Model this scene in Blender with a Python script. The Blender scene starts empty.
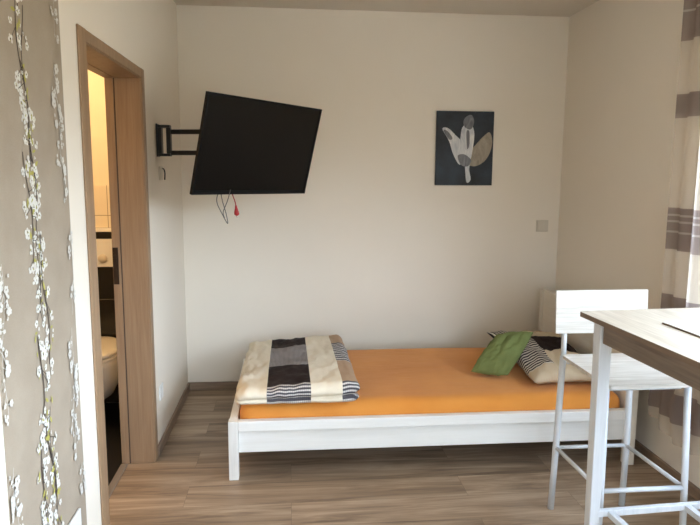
import bpy, bmesh, math, random
from mathutils import Vector, Matrix, noise
random.seed(7)
COL = bpy.context.scene.collection
PI = math.pi

# ------------------------------------------------------------------ materials
def lin(c):
    return tuple(((x/255)/12.92 if x/255 <= .04045 else ((x/255+.055)/1.055)**2.4) for x in c) + (1.,)

def new_mat(name, rough=.6, metal=0., spec=.5):
    m = bpy.data.materials.new(name); m.use_nodes = True
    nt = m.node_tree; b = nt.nodes['Principled BSDF']
    b.inputs['Roughness'].default_value = rough
    b.inputs['Metallic'].default_value = metal
    b.inputs['Specular IOR Level'].default_value = spec
    return m, nt, b

def N(nt, t, **kw):
    n = nt.nodes.new(t)
    for k, v in kw.items(): setattr(n, k, v)
    return n

def ramp(nt, stops, interp='LINEAR'):
    r = N(nt, 'ShaderNodeValToRGB'); cr = r.color_ramp; cr.interpolation = interp
    cr.elements[0].position = stops[0][0]; cr.elements[0].color = stops[0][1]
    cr.elements[1].position = stops[1][0]; cr.elements[1].color = stops[1][1]
    for p, c in stops[2:]:
        e = cr.elements.new(p); e.color = c
    return r

def coords(nt, scale=(1, 1, 1), src='Object', rot=(0, 0, 0)):
    tc = N(nt, 'ShaderNodeTexCoord'); mp = N(nt, 'ShaderNodeMapping')
    mp.inputs['Scale'].default_value = scale; mp.inputs['Rotation'].default_value = rot
    nt.links.new(tc.outputs[src], mp.inputs['Vector'])
    return mp.outputs['Vector']

def noise_tex(nt, vec, scale=5., detail=4., rough=.55, dist=0.):
    n = N(nt, 'ShaderNodeTexNoise')
    n.inputs['Scale'].default_value = scale; n.inputs['Detail'].default_value = detail
    n.inputs['Roughness'].default_value = rough; n.inputs['Distortion'].default_value = dist
    nt.links.new(vec, n.inputs['Vector'])
    return n

def bump(nt, b, h, strength=.2, dist=.01):
    bp = N(nt, 'ShaderNodeBump'); bp.inputs['Strength'].default_value = strength
    bp.inputs['Distance'].default_value = dist
    nt.links.new(h, bp.inputs['Height']); nt.links.new(bp.outputs['Normal'], b.inputs['Normal'])

def plain(name, c, rough=.6, var=.04, scale=6., metal=0., spec=.5, bmp=0., bscale=200.):
    m, nt, b = new_mat(name, rough, metal, spec)
    n = noise_tex(nt, coords(nt), scale)
    c = lin(c)
    lo = tuple(x*(1-var) for x in c[:3])+(1,); hi = tuple(min(1, x*(1+var)) for x in c[:3])+(1,)
    r = ramp(nt, [(.3, lo), (.7, hi)]); nt.links.new(n.outputs['Fac'], r.inputs[0])
    nt.links.new(r.outputs[0], b.inputs['Base Color'])
    if bmp:
        n2 = noise_tex(nt, coords(nt), bscale, 2.); bump(nt, b, n2.outputs['Fac'], bmp, .002)
    return m

def wood(name, dark, light, axis='x', rough=.5, stretch=14., scale=3.2, lo=.32, hi=.68, spec=.4):
    m, nt, b = new_mat(name, rough, 0, spec)
    s = [stretch]*3; s['xyz'.index(axis)] = 1.0
    v = coords(nt, tuple(s))
    n = noise_tex(nt, v, scale, 6., .62, .6)
    s2 = [stretch*5]*3; s2['xyz'.index(axis)] = 2.0
    n2 = noise_tex(nt, coords(nt, tuple(s2)), scale, 3., .5)
    mx = N(nt, 'ShaderNodeMix', data_type='FLOAT'); mx.inputs[0].default_value = .35
    nt.links.new(n.outputs['Fac'], mx.inputs[2]); nt.links.new(n2.outputs['Fac'], mx.inputs[3])
    r = ramp(nt, [(lo, lin(dark)), (hi, lin(light))]); nt.links.new(mx.outputs[0], r.inputs[0])
    nt.links.new(r.outputs[0], b.inputs['Base Color'])
    bump(nt, b, mx.outputs[0], .08, .002)
    return m

def floor_mat():
    m, nt, b = new_mat('oak_laminate', .42, 0, .45)
    v = coords(nt, (1, 1, 1))
    br = N(nt, 'ShaderNodeTexBrick'); br.offset = .37; br.offset_frequency = 2
    br.inputs['Scale'].default_value = 1.; br.inputs['Mortar Size'].default_value = .0007
    br.inputs['Mortar Smooth'].default_value = .3
    br.inputs['Brick Width'].default_value = 1.29; br.inputs['Row Height'].default_value = .192
    br.inputs['Color1'].default_value = (0, 0, 0, 1); br.inputs['Color2'].default_value = (1, 1, 1, 1)
    br.inputs['Mortar'].default_value = (.5, .5, .5, 1)
    nt.links.new(v, br.inputs['Vector'])
    # per-plank offset of the grain
    sep = N(nt, 'ShaderNodeSeparateColor'); nt.links.new(br.outputs['Color'], sep.inputs[0])
    mul = N(nt, 'ShaderNodeMath', operation='MULTIPLY'); mul.inputs[1].default_value = 37.
    nt.links.new(sep.outputs[0], mul.inputs[0])
    cmb = N(nt, 'ShaderNodeCombineXYZ'); nt.links.new(mul.outputs[0], cmb.inputs[2]); nt.links.new(mul.outputs[0], cmb.inputs[0])
    add = N(nt, 'ShaderNodeVectorMath', operation='ADD')
    nt.links.new(coords(nt, (.8, 9, 1)), add.inputs[0]); nt.links.new(cmb.outputs[0], add.inputs[1])
    n = noise_tex(nt, add.outputs[0], 1.5, 7., .62, 1.1)
    add2 = N(nt, 'ShaderNodeVectorMath', operation='ADD')
    nt.links.new(coords(nt, (2.5, 95, 1)), add2.inputs[0]); nt.links.new(cmb.outputs[0], add2.inputs[1])
    n2 = noise_tex(nt, add2.outputs[0], 1.5, 4., .6, .2)
    mx = N(nt, 'ShaderNodeMix', data_type='FLOAT'); mx.inputs[0].default_value = .2
    nt.links.new(n.outputs['Fac'], mx.inputs[2]); nt.links.new(n2.outputs['Fac'], mx.inputs[3])
    r = ramp(nt, [(.34, lin((112, 92, 73))), (.5, lin((158, 135, 111))), (.66, lin((192, 170, 144)))])
    nt.links.new(mx.outputs[0], r.inputs[0])
    tone = N(nt, 'ShaderNodeMapRange'); tone.inputs[3].default_value = .86; tone.inputs[4].default_value = 1.1
    nt.links.new(sep.outputs[0], tone.inputs[0])
    sc = N(nt, 'ShaderNodeVectorMath', operation='SCALE')
    nt.links.new(r.outputs[0], sc.inputs[0]); nt.links.new(tone.outputs[0], sc.inputs['Scale'])
    mg = N(nt, 'ShaderNodeMix', data_type='RGBA'); nt.links.new(br.outputs['Fac'], mg.inputs[0])
    nt.links.new(sc.outputs[0], mg.inputs[6]); mg.inputs[7].default_value = lin((104, 86, 68))
    nt.links.new(mg.outputs[2], b.inputs['Base Color'])
    bump(nt, b, mx.outputs[0], .06, .002)
    return m

def tile_mat(name, c1, c2, grout, w, h, rough=.15, axes='xz'):
    m, nt, b = new_mat(name, rough, 0, .5)
    tc = N(nt, 'ShaderNodeTexCoord'); sp = N(nt, 'ShaderNodeSeparateXYZ'); cb = N(nt, 'ShaderNodeCombineXYZ')
    nt.links.new(tc.outputs['Object'], sp.inputs[0])
    nt.links.new(sp.outputs['xyz'.index(axes[0])], cb.inputs[0]); nt.links.new(sp.outputs['xyz'.index(axes[1])], cb.inputs[1])
    br = N(nt, 'ShaderNodeTexBrick'); br.offset = 0
    br.inputs['Scale'].default_value = 1; br.inputs['Brick Width'].default_value = w; br.inputs['Row Height'].default_value = h
    br.inputs['Mortar Size'].default_value = .002
    br.inputs['Color1'].default_value = lin(c1); br.inputs['Color2'].default_value = lin(c2); br.inputs['Mortar'].default_value = lin(grout)
    nt.links.new(cb.outputs[0], br.inputs['Vector']); nt.links.new(br.outputs['Color'], b.inputs['Base Color'])
    return m

def uv_xy(nt):
    tc = N(nt, 'ShaderNodeTexCoord'); sp = N(nt, 'ShaderNodeSeparateXYZ')
    nt.links.new(tc.outputs['UV'], sp.inputs[0]); return sp.outputs[0], sp.outputs[1]

def stripes(nt, coord, freq, c1, c2, duty=.5):
    mu = N(nt, 'ShaderNodeMath', operation='MULTIPLY'); mu.inputs[1].default_value = freq
    fr = N(nt, 'ShaderNodeMath', operation='FRACT')
    nt.links.new(coord, mu.inputs[0]); nt.links.new(mu.outputs[0], fr.inputs[0])
    r = ramp(nt, [(0, lin(c1)), (duty, lin(c2))], 'CONSTANT'); nt.links.new(fr.outputs[0], r.inputs[0])
    return r.outputs[0]

def mixc(nt, fac, a, b):
    mx = N(nt, 'ShaderNodeMix', data_type='RGBA'); nt.links.new(fac, mx.inputs[0])
    for s, i in ((a, 6), (b, 7)):
        if hasattr(s, 'is_linked'): nt.links.new(s, mx.inputs[i])
        else: mx.inputs[i].default_value = s
    return mx.outputs[2]

def mask(nt, coord, spans):
    """1 inside any of the given spans of coord (0..1), else 0"""
    stops = []; pos = 0
    W = (1, 1, 1, 1); K = (0, 0, 0, 1)
    stops = [(0, K)]
    for a, b in spans:
        if a <= 0: stops[0] = (0, W)
        else: stops.append((a, W))
        if b < 1: stops.append((b, K))
    if len(stops) == 1: stops.append((1, stops[0][1]))
    r = ramp(nt, stops, 'CONSTANT'); nt.links.new(coord, r.inputs[0]); return r.outputs[0]

CREAM = (230, 217, 194); BROWN = (40, 28, 26); TAUPE = (176, 146, 118); GREYD = (84, 80, 84); PALE = (214, 208, 202)

def bedding_mat(name, dark_col, taupe_col, dark_black, dark_hatch, dark_plaid, t_hatch, fx=60., fy=26., hem=None):
    m, nt, b = new_mat(name, .8, 0, .25)
    u, v = uv_xy(nt)
    hatch = stripes(nt, v, fy*3.2, (96, 88, 88), (168, 160, 156), .5)
    hatch2 = mixc(nt, mask(nt, u, []), hatch, hatch) if False else hatch
    h2 = stripes(nt, u, fx*1.3, (90, 84, 86), (176, 168, 164), .5)
    hm = N(nt, 'ShaderNodeMix', data_type='RGBA'); hm.inputs[0].default_value = .45
    nt.links.new(hatch2, hm.inputs[6]); nt.links.new(h2, hm.inputs[7]); hatch = hm.outputs[2]
    plaid = stripes(nt, v, fy, GREYD, PALE, .55)
    thin = stripes(nt, u, fx, (120, 114, 118), (255, 255, 255), .25)
    pm = N(nt, 'ShaderNodeMix', data_type='RGBA', blend_type='MULTIPLY'); pm.inputs[0].default_value = .55
    nt.links.new(plaid, pm.inputs[6]); nt.links.new(thin, pm.inputs[7]); plaid = pm.outputs[2]
    col = lin(CREAM)
    # the dark column
    dc = mixc(nt, mask(nt, v, dark_hatch), lin(CREAM), hatch)
    dc = mixc(nt, mask(nt, v, dark_plaid), dc, plaid)
    dc = mixc(nt, mask(nt, v, dark_black), dc, lin(BROWN))
    col = mixc(nt, mask(nt, u, dark_col), col, dc)
    tcx = mixc(nt, mask(nt, v, t_hatch), lin(TAUPE), plaid)
    col = mixc(nt, mask(nt, u, taupe_col), col, tcx)
    if hem: col = mixc(nt, mask(nt, v, hem), col, lin((206, 186, 160)))
    nt.links.new(col, b.inputs['Base Color'])
    n = noise_tex(nt, coords(nt, (1, 1, 1)), 14., 5., .6, .8); bump(nt, b, n.outputs['Fac'], .35, .02)
    return m

M = {}
M['wall'] = plain('wall_paint', (236, 225, 209), .9, .012, 2., spec=.2, bmp=.12, bscale=260.)
M['ceil'] = plain('ceiling_paint', (218, 207, 192), .95, .012, 2., spec=.15)
M['floor'] = floor_mat()
M['skirt'] = wood('skirting_oak', (118, 96, 78), (156, 132, 110), 'x', .5)
M['casing'] = wood('door_frame_wood', (140, 110, 82), (164, 134, 103), 'z', .5, 16, 2.2)
M['seal'] = plain('dark_seal', (70, 48, 34), .6)
M['steel'] = plain('strike_steel', (60, 52, 46), .35, .02, metal=.7)
M['alu'] = plain('threshold_metal', (168, 160, 150), .35, .03, metal=.6)
M['bedwhite'] = wood('white_painted_pine', (236, 233, 226), (244, 242, 237), 'x', .38, 20, 2.5)
M['slat'] = wood('slat_wood', (170, 140, 100), (200, 170, 130), 'y', .6)
M['sheet'] = None
M['black'] = plain('black_plastic', (8, 8, 9), .55, .05, spec=.2)
M['blackmetal'] = plain('black_powder_coat', (20, 19, 19), .45, .05, spec=.4)
M['screen'] = plain('tv_screen', (7, 7, 9), .22, .02, spec=.35)
M['wash'] = wood('whitewashed_oak_x', (178, 168, 154), (222, 217, 208), 'x', .42, 12, 3.)
M['tabletop'] = wood('whitewashed_oak_table', (162, 146, 126), (204, 192, 174), 'y', .4, 12, 2.6)
M['apron'] = wood('apron_oak_shaded', (92, 78, 66), (128, 112, 96), 'y', .5, 14, 2.6)  # side aprons: shade on the face turned from the window, put into the colour
M['whitemetal'] = plain('white_steel', (210, 212, 214), .35, .02, spec=.5)
M['plastic'] = plain('white_plastic', (236, 234, 228), .35, .01)
M['plate'] = plain('beige_switch_plastic', (212, 202, 184), .4, .01)
M['ceramic'] = plain('sanitary_ceramic', (240, 236, 226), .12, .01)
M['bath_wall'] = plain('bathroom_paint', (240, 228, 205), .8, .01)
M['bath_tile'] = tile_mat('cream_tile', (236, 224, 202), (232, 220, 198), (150, 132, 104), .37, .6, .3)
M['black_tile'] = tile_mat('black_wall_tile', (9, 8, 8), (11, 9, 9), (90, 84, 78), .6, .337, .2)
M['black_floor'] = tile_mat('black_floor_tile', (9, 8, 8), (11, 9, 9), (24, 20, 18), .6, .6, .35, 'xy')
M['chrome'] = plain('chrome', (210, 205, 195), .15, .01, metal=1.)
M['red'] = plain('red_plastic', (170, 30, 34), .4)
M['grey_cable'] = plain('grey_cable', (96, 88, 86), .5)
M['winframe'] = plain('window_frame_pvc', (238, 238, 236), .35, .01)
M['brown_edge'] = plain('brown_edge', (110, 88, 70), .5)

def sheet_mat():
    m, nt, b = new_mat('orange_jersey', .85, 0, .15)
    b.inputs['Sheen Weight'].default_value = .15
    n = noise_tex(nt, coords(nt), 3., 4.)
    r = ramp(nt, [(.3, lin((214, 136, 58))), (.7, lin((228, 152, 72)))]); nt.links.new(n.outputs['Fac'], r.inputs[0])
    nt.links.new(r.outputs[0], b.inputs['Base Color'])
    n2 = noise_tex(nt, coords(nt, (1, 3, 1)), 5., 4.); bump(nt, b, n2.outputs['Fac'], .25, .02)
    return m
M['sheet'] = sheet_mat()

def glass_mat():
    m = bpy.data.materials.new('window_glass'); m.use_nodes = True; nt = m.node_tree; nt.nodes.clear()
    o = N(nt, 'ShaderNodeOutputMaterial'); mx = N(nt, 'ShaderNodeMixShader'); t = N(nt, 'ShaderNodeBsdfTransparent'); g = N(nt, 'ShaderNodeBsdfGlossy')
    g.inputs['Roughness'].default_value = .02; mx.inputs[0].default_value = .07
    nt.links.new(t.outputs[0], mx.inputs[1]); nt.links.new(g.outputs[0], mx.inputs[2]); nt.links.new(mx.outputs[0], o.inputs[0])
    return m
M['glass'] = glass_mat()

def curtain_mat():
    m = bpy.data.materials.new('sheer_curtain'); m.use_nodes = True; nt = m.node_tree; nt.nodes.clear()
    o = N(nt, 'ShaderNodeOutputMaterial')
    tc = N(nt, 'ShaderNodeTexCoord'); sp = N(nt, 'ShaderNodeSeparateXYZ'); nt.links.new(tc.outputs['Object'], sp.inputs[0])
    z = sp.outputs[2]
    mr = N(nt, 'ShaderNodeMapRange'); mr.inputs[1].default_value = 0; mr.inputs[2].default_value = 2.5
    nt.links.new(z, mr.inputs[0]); zz = mr.outputs[0]
    bands = [(.33, .47), (.83, .905), (1.118, 1.318), (1.724, 1.833), (2.069, 2.36)]
    thin = [(1.195, 1.207), (1.247, 1.256), (1.276, 1.286), (2.197, 2.205), (2.217, 2.226), (2.29, 2.3)]
    bm_ = mask(nt, zz, [(a/2.5, b/2.5) for a, b in bands])
    tm = mask(nt, zz, [(a/2.5, b/2.5) for a, b in thin])
    c = mixc(nt, bm_, lin((226, 214, 198)), lin((150, 136, 130)))
    c = mixc(nt, tm, c, lin((188, 176, 166)))
    d = N(nt, 'ShaderNodeBsdfDiffuse'); tl = N(nt, 'ShaderNodeBsdfTranslucent'); tp = N(nt, 'ShaderNodeBsdfTransparent')
    for s in (d, tl): nt.links.new(c, s.inputs['Color'])
    a = N(nt, 'ShaderNodeMixShader'); a.inputs[0].default_value = .5
    nt.links.new(d.outputs[0], a.inputs[1]); nt.links.new(tl.outputs[0], a.inputs[2])
    fac = N(nt, 'ShaderNodeMapRange'); fac.inputs[3].default_value = .62; fac.inputs[4].default_value = .88
    nt.links.new(bm_, fac.inputs[0])
    b2 = N(nt, 'ShaderNodeMixShader'); nt.links.new(fac.outputs[0], b2.inputs[0])
    nt.links.new(tp.outputs[0], b2.inputs[1]); nt.links.new(a.outputs[0], b2.inputs[2])
    nt.links.new(b2.outputs[0], o.inputs[0])
    return m
M['curtain'] = curtain_mat()

# ------------------------------------------------------------------ mesh helpers
def obj(name, bm, mats, parent=None, smooth=False, loc=None):
    me = bpy.data.meshes.new(name)
    bmesh.ops.recalc_face_normals(bm, faces=bm.faces)
    bm.to_mesh(me); bm.free()
    if not isinstance(mats, (list, tuple)): mats = [mats]
    for m in mats: me.materials.append(m)
    o = bpy.data.objects.new(name, me); COL.objects.link(o)
    if smooth:
        for p in me.polygons: p.use_smooth = True
    if parent: o.parent = parent
    if loc: o.location = loc
    return o

def tag(o, label=None, cat=None, group=None, kind=None):
    if label: o['label'] = label
    if cat: o['category'] = cat
    if group: o['group'] = group
    if kind: o['kind'] = kind
    return o

def thing(name, label, cat, loc=(0, 0, 0), rz=0, group=None):
    o = bpy.data.objects.new(name, None); COL.objects.link(o)
    o.location = loc; o.rotation_euler = (0, 0, rz); o.empty_display_size = .1
    return tag(o, label, cat, group)

def box(bm, x0, x1, y0, y1, z0, z1, bev=0., mi=0, mat4=None, seg=2):
    r = bmesh.ops.create_cube(bm, size=1)
    vs = r['verts']
    for v in vs:
        v.co = Vector(((x0+x1)/2+v.co.x*(x1-x0), (y0+y1)/2+v.co.y*(y1-y0), (z0+z1)/2+v.co.z*(z1-z0)))
    fs = set(f for v in vs for f in v.link_faces)
    if bev:
        es = list(set(e for v in vs for e in v.link_edges))
        rr = bmesh.ops.bevel(bm, geom=es, offset=bev, segments=seg, affect='EDGES', profile=.5)
        fs = set(rr['faces']) | set(f for f in fs if f.is_valid)
        vs = list(set(v for f in fs for v in f.verts))
    for f in fs: f.material_index = mi
    if mat4:
        for v in vs: v.co = mat4 @ v.co
    return vs

def B(): return bmesh.new()

def boxobj(name, dims, mat, parent=None, bev=.002, **k):
    bm = B(); box(bm, *dims, bev=bev); return obj(name, bm, mat, parent, **k)

def tube(bm, pts, r, seg=12, cap=True, rads=None):
    pts = [Vector(p) for p in pts]; rings = []
    up = Vector((0, 0, 1))
    prev = None
    for i, p in enumerate(pts):
        d = (pts[min(i+1, len(pts)-1)]-pts[max(i-1, 0)]).normalized()
        if prev is None:
            a = d.cross(up) if abs(d.dot(up)) < .95 else d.cross(Vector((1, 0, 0)))
        else: a = prev - d*prev.dot(d)
        a.normalize(); prev = a; b = d.cross(a)
        rr = rads[i] if rads else r
        rings.append([bm.verts.new(p + a*math.cos(2*PI*k/seg)*rr + b*math.sin(2*PI*k/seg)*rr) for k in range(seg)])
    for i in range(len(rings)-1):
        for k in range(seg):
            bm.faces.new((rings[i][k], rings[i][(k+1) % seg], rings[i+1][(k+1) % seg], rings[i+1][k]))
    if cap: bm.faces.new(rings[0][::-1]); bm.faces.new(rings[-1])

def smooth_path(pts, n=8):
    pts = [Vector(p) for p in pts]; out = []
    P = [pts[0]]+pts+[pts[-1]]
    for i in range(1, len(P)-2):
        for k in range(n):
            t = k/n; a, b, c, d = P[i-1], P[i], P[i+1], P[i+2]
            out.append(.5*((2*b)+(-a+c)*t+(2*a-5*b+4*c-d)*t*t+(-a+3*b-3*c+d)*t**3))
    out.append(pts[-1]); return out

def prism(bm, poly, axis, a, b, mi=0):
    """extrude a 2-D polygon along axis from a to b"""
    def mk(p, t):
        if axis == 'x': return Vector((t, p[0], p[1]))
        if axis == 'y': return Vector((p[0], t, p[1]))
        return Vector((p[0], p[1], t))
    A = [bm.verts.new(mk(p, a)) for p in poly]; C = [bm.verts.new(mk(p, b)) for p in poly]
    n = len(poly); fs = [bm.faces.new(A[::-1]), bm.faces.new(C)]
    for i in range(n): fs.append(bm.faces.new((A[i], A[(i+1) % n], C[(i+1) % n], C[i])))
    for f in fs: f.material_index = mi

# ------------------------------------------------------------------ room constants
XL, XR, YB, CE = -.693, 1.856, 4.243, 2.5
YF = -1.7
DY0, DY1, DZ = 2.335, 3.148, 1.903      # clear opening of the door
TW = .15                                # left wall thickness

def struct(name, bm, m, parent=None):
    o = obj(name, bm, m, parent)
    if not parent: o['kind'] = 'structure'
    return o

bm = B(); box(bm, XL-TW+.01, XR+.3, YF-.3, YB+.2, -.12, 0); struct('floor', bm, M['floor'])
bm = B(); box(bm, XL-TW, XR+.3, YF-.3, YB+.2, CE, CE+.12); struct('ceiling', bm, M['ceil'])
bm = B()
box(bm, XL-TW, XL, YF-.3, DY0-.03, 0, CE); box(bm, XL-TW, XL, DY1+.03, YB+.2, 0, CE); box(bm, XL-TW, XL, DY0-.03, DY1+.03, DZ+.03, CE)
wall_left = struct('wall_left', bm, M['wall'])
bm = B(); box(bm, XL, XR, YB, YB+.2, 0, CE); struct('wall_back', bm, M['wall'])

def wall_with_hole(bm, axis, c0, c1, a0, a1, h):
    """axis = direction of the wall's length; h = hole (a0,a1,z0,z1)"""
    def bx(p0, p1, z0, z1):
        if p1-p0 < 1e-4 or z1-z0 < 1e-4: return
        if axis == 'y': box(bm, c0, c1, p0, p1, z0, z1)
        else: box(bm, p0, p1, c0, c1, z0, z1)
    bx(a0, h[0], 0, CE); bx(h[1], a1, 0, CE); bx(h[0], h[1], 0, h[2]); bx(h[0], h[1], h[3], CE)

WR = (-.5, 2.62, .82, 2.12)            # window in the right wall: y0,y1,z0,z1
WF = (-.1, 1.25, .9, 2.15)               # glazed opening in the wall behind the camera: x0,x1,z0,z1
bm = B(); wall_with_hole(bm, 'y', XR, XR+.3, YF-.3, YB+.2, WR); struct('wall_right', bm, M['wall'])
bm = B(); wall_with_hole(bm, 'x', YF-.3, YF, XL, XR, WF); struct('wall_front', bm, M['wall'])

def window(name, axis, c, h, n):
    bm = B(); a0, a1, z0, z1 = h; t = .06
    def bx(p0, p1, q0, q1, d=.035):
        if axis == 'y': box(bm, c-d, c+d, p0, p1, q0, q1, .004)
        else: box(bm, p0, p1, c-d, c+d, q0, q1, .004)
    bx(a0, a1, z0, z0+t); bx(a0, a1, z1-t, z1); bx(a0, a0+t, z0+t, z1-t); bx(a1-t, a1, z0+t, z1-t)
    for k in range(1, n):
        m = a0+(a1-a0)*k/n; bx(m-.045, m+.045, z0+t, z1-t)
    o = obj(name, bm, M['winframe']); o['kind'] = 'structure'
    g = B()
    if axis == 'y': box(g, c-.003, c+.003, a0+t, a1-t, z0+t, z1-t)
    else: box(g, a0+t, a1-t, c-.003, c+.003, z0+t, z1-t)
    obj('window_glass', g, M['glass'], o)
    return o
w1 = window('window_1', 'y', XR+.2, WR, 3)
boxobj('window_sill', (XR-.03, XR+.163, WR[0]+.001, WR[1]-.001, WR[2]+.001, WR[2]+.022), M['winframe'], w1, .004)
window('window_2', 'x', YF-.18, WF, 2)

# skirting boards
def skirting(name, x0, x1, y0, y1, m):
    bm = B(); box(bm, x0, x1, y0, y1, .0005, .055, .003); o = obj(name, bm, m); o['kind'] = 'structure'
M['skirt_y'] = wood('skirting_oak_y', (118, 96, 78), (156, 132, 110), 'y', .5)
skirting('baseboard_left', XL, XL+.016, DY1+.066, YB-.017, M['skirt_y'])
skirting('baseboard_left.001', XL, XL+.016, YF+.017, DY0-.092, M['skirt_y'])
skirting('baseboard_back', XL+.001, XR-.001, YB-.016, YB-.0005, M['skirt'])
skirting('baseboard_right', XR-.016, XR, YF+.017, YB-.017, M['skirt_y'])

# ------------------------------------------------------------------ door frame (door_1)
bm = B()
ct = .008
box(bm, XL, XL+ct, DY0-.088, DY0-.004, .0005, DZ+.047, .004)            # left casing
box(bm, XL, XL+ct, DY1+.003, DY1+.064, .0005, DZ+.047, .004)            # right casing
box(bm, XL, XL+ct-.001, DY0-.006, DY1+.006, DZ+.004, DZ+.046, .003)     # head casing
frame = struct('door_1', bm, M['casing'])
bm = B(); box(bm, XL-TW-.01, XL+.001, DY1, DY1+.028, .0005, DZ+.028, .002); box(bm, XL-TW-.01, XL-TW+.028, DY1-.006, DY1+.001, .0005, DZ-.001, .002)
jr = obj('jamb', bm, M['casing'], frame)
bm = B(); box(bm, XL-TW+.029, XL-TW+.033, DY1-.003, DY1, .0005, DZ-.001); obj('rubber_seal', bm, M['seal'], jr)
bm = B(); box(bm, XL-TW-.01, XL+.001, DY0-.028, DY0, .0005, DZ+.028, .002); box(bm, XL-TW-.01, XL-TW+.035, DY0-.001, DY0+.014, .0005, DZ-.001, .002)
obj('jamb', bm, M['casing'], frame)
bm = B(); box(bm, XL-TW-.01, XL+.0, DY0, DY1, DZ, DZ+.027, .002); box(bm, XL-TW-.01, XL-TW+.035, DY0+.014, DY1-.014, DZ-.004, DZ+.001, .001)
obj('door_head', bm, M['casing'], frame)
bm = B(); box(bm, XL-TW-.008, XL-TW+.018, DY1-.0085, DY1-.0055, .925, 1.105, .001); box(bm, XL-TW-.001, XL-TW+.009, DY1-.0095, DY1-.008, .97, 1.0, 0); box(bm, XL-TW-.001, XL-TW+.009, DY1-.0095, DY1-.008, 1.03, 1.07, 0)
obj('strike_plate', bm, M['steel'], frame)
bm = B(); box(bm, XL-TW-.012, XL-TW+.022, DY0+.015, DY1-.015, .001, .007, .003); obj('threshold_strip', bm, M['alu'], frame)

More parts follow.
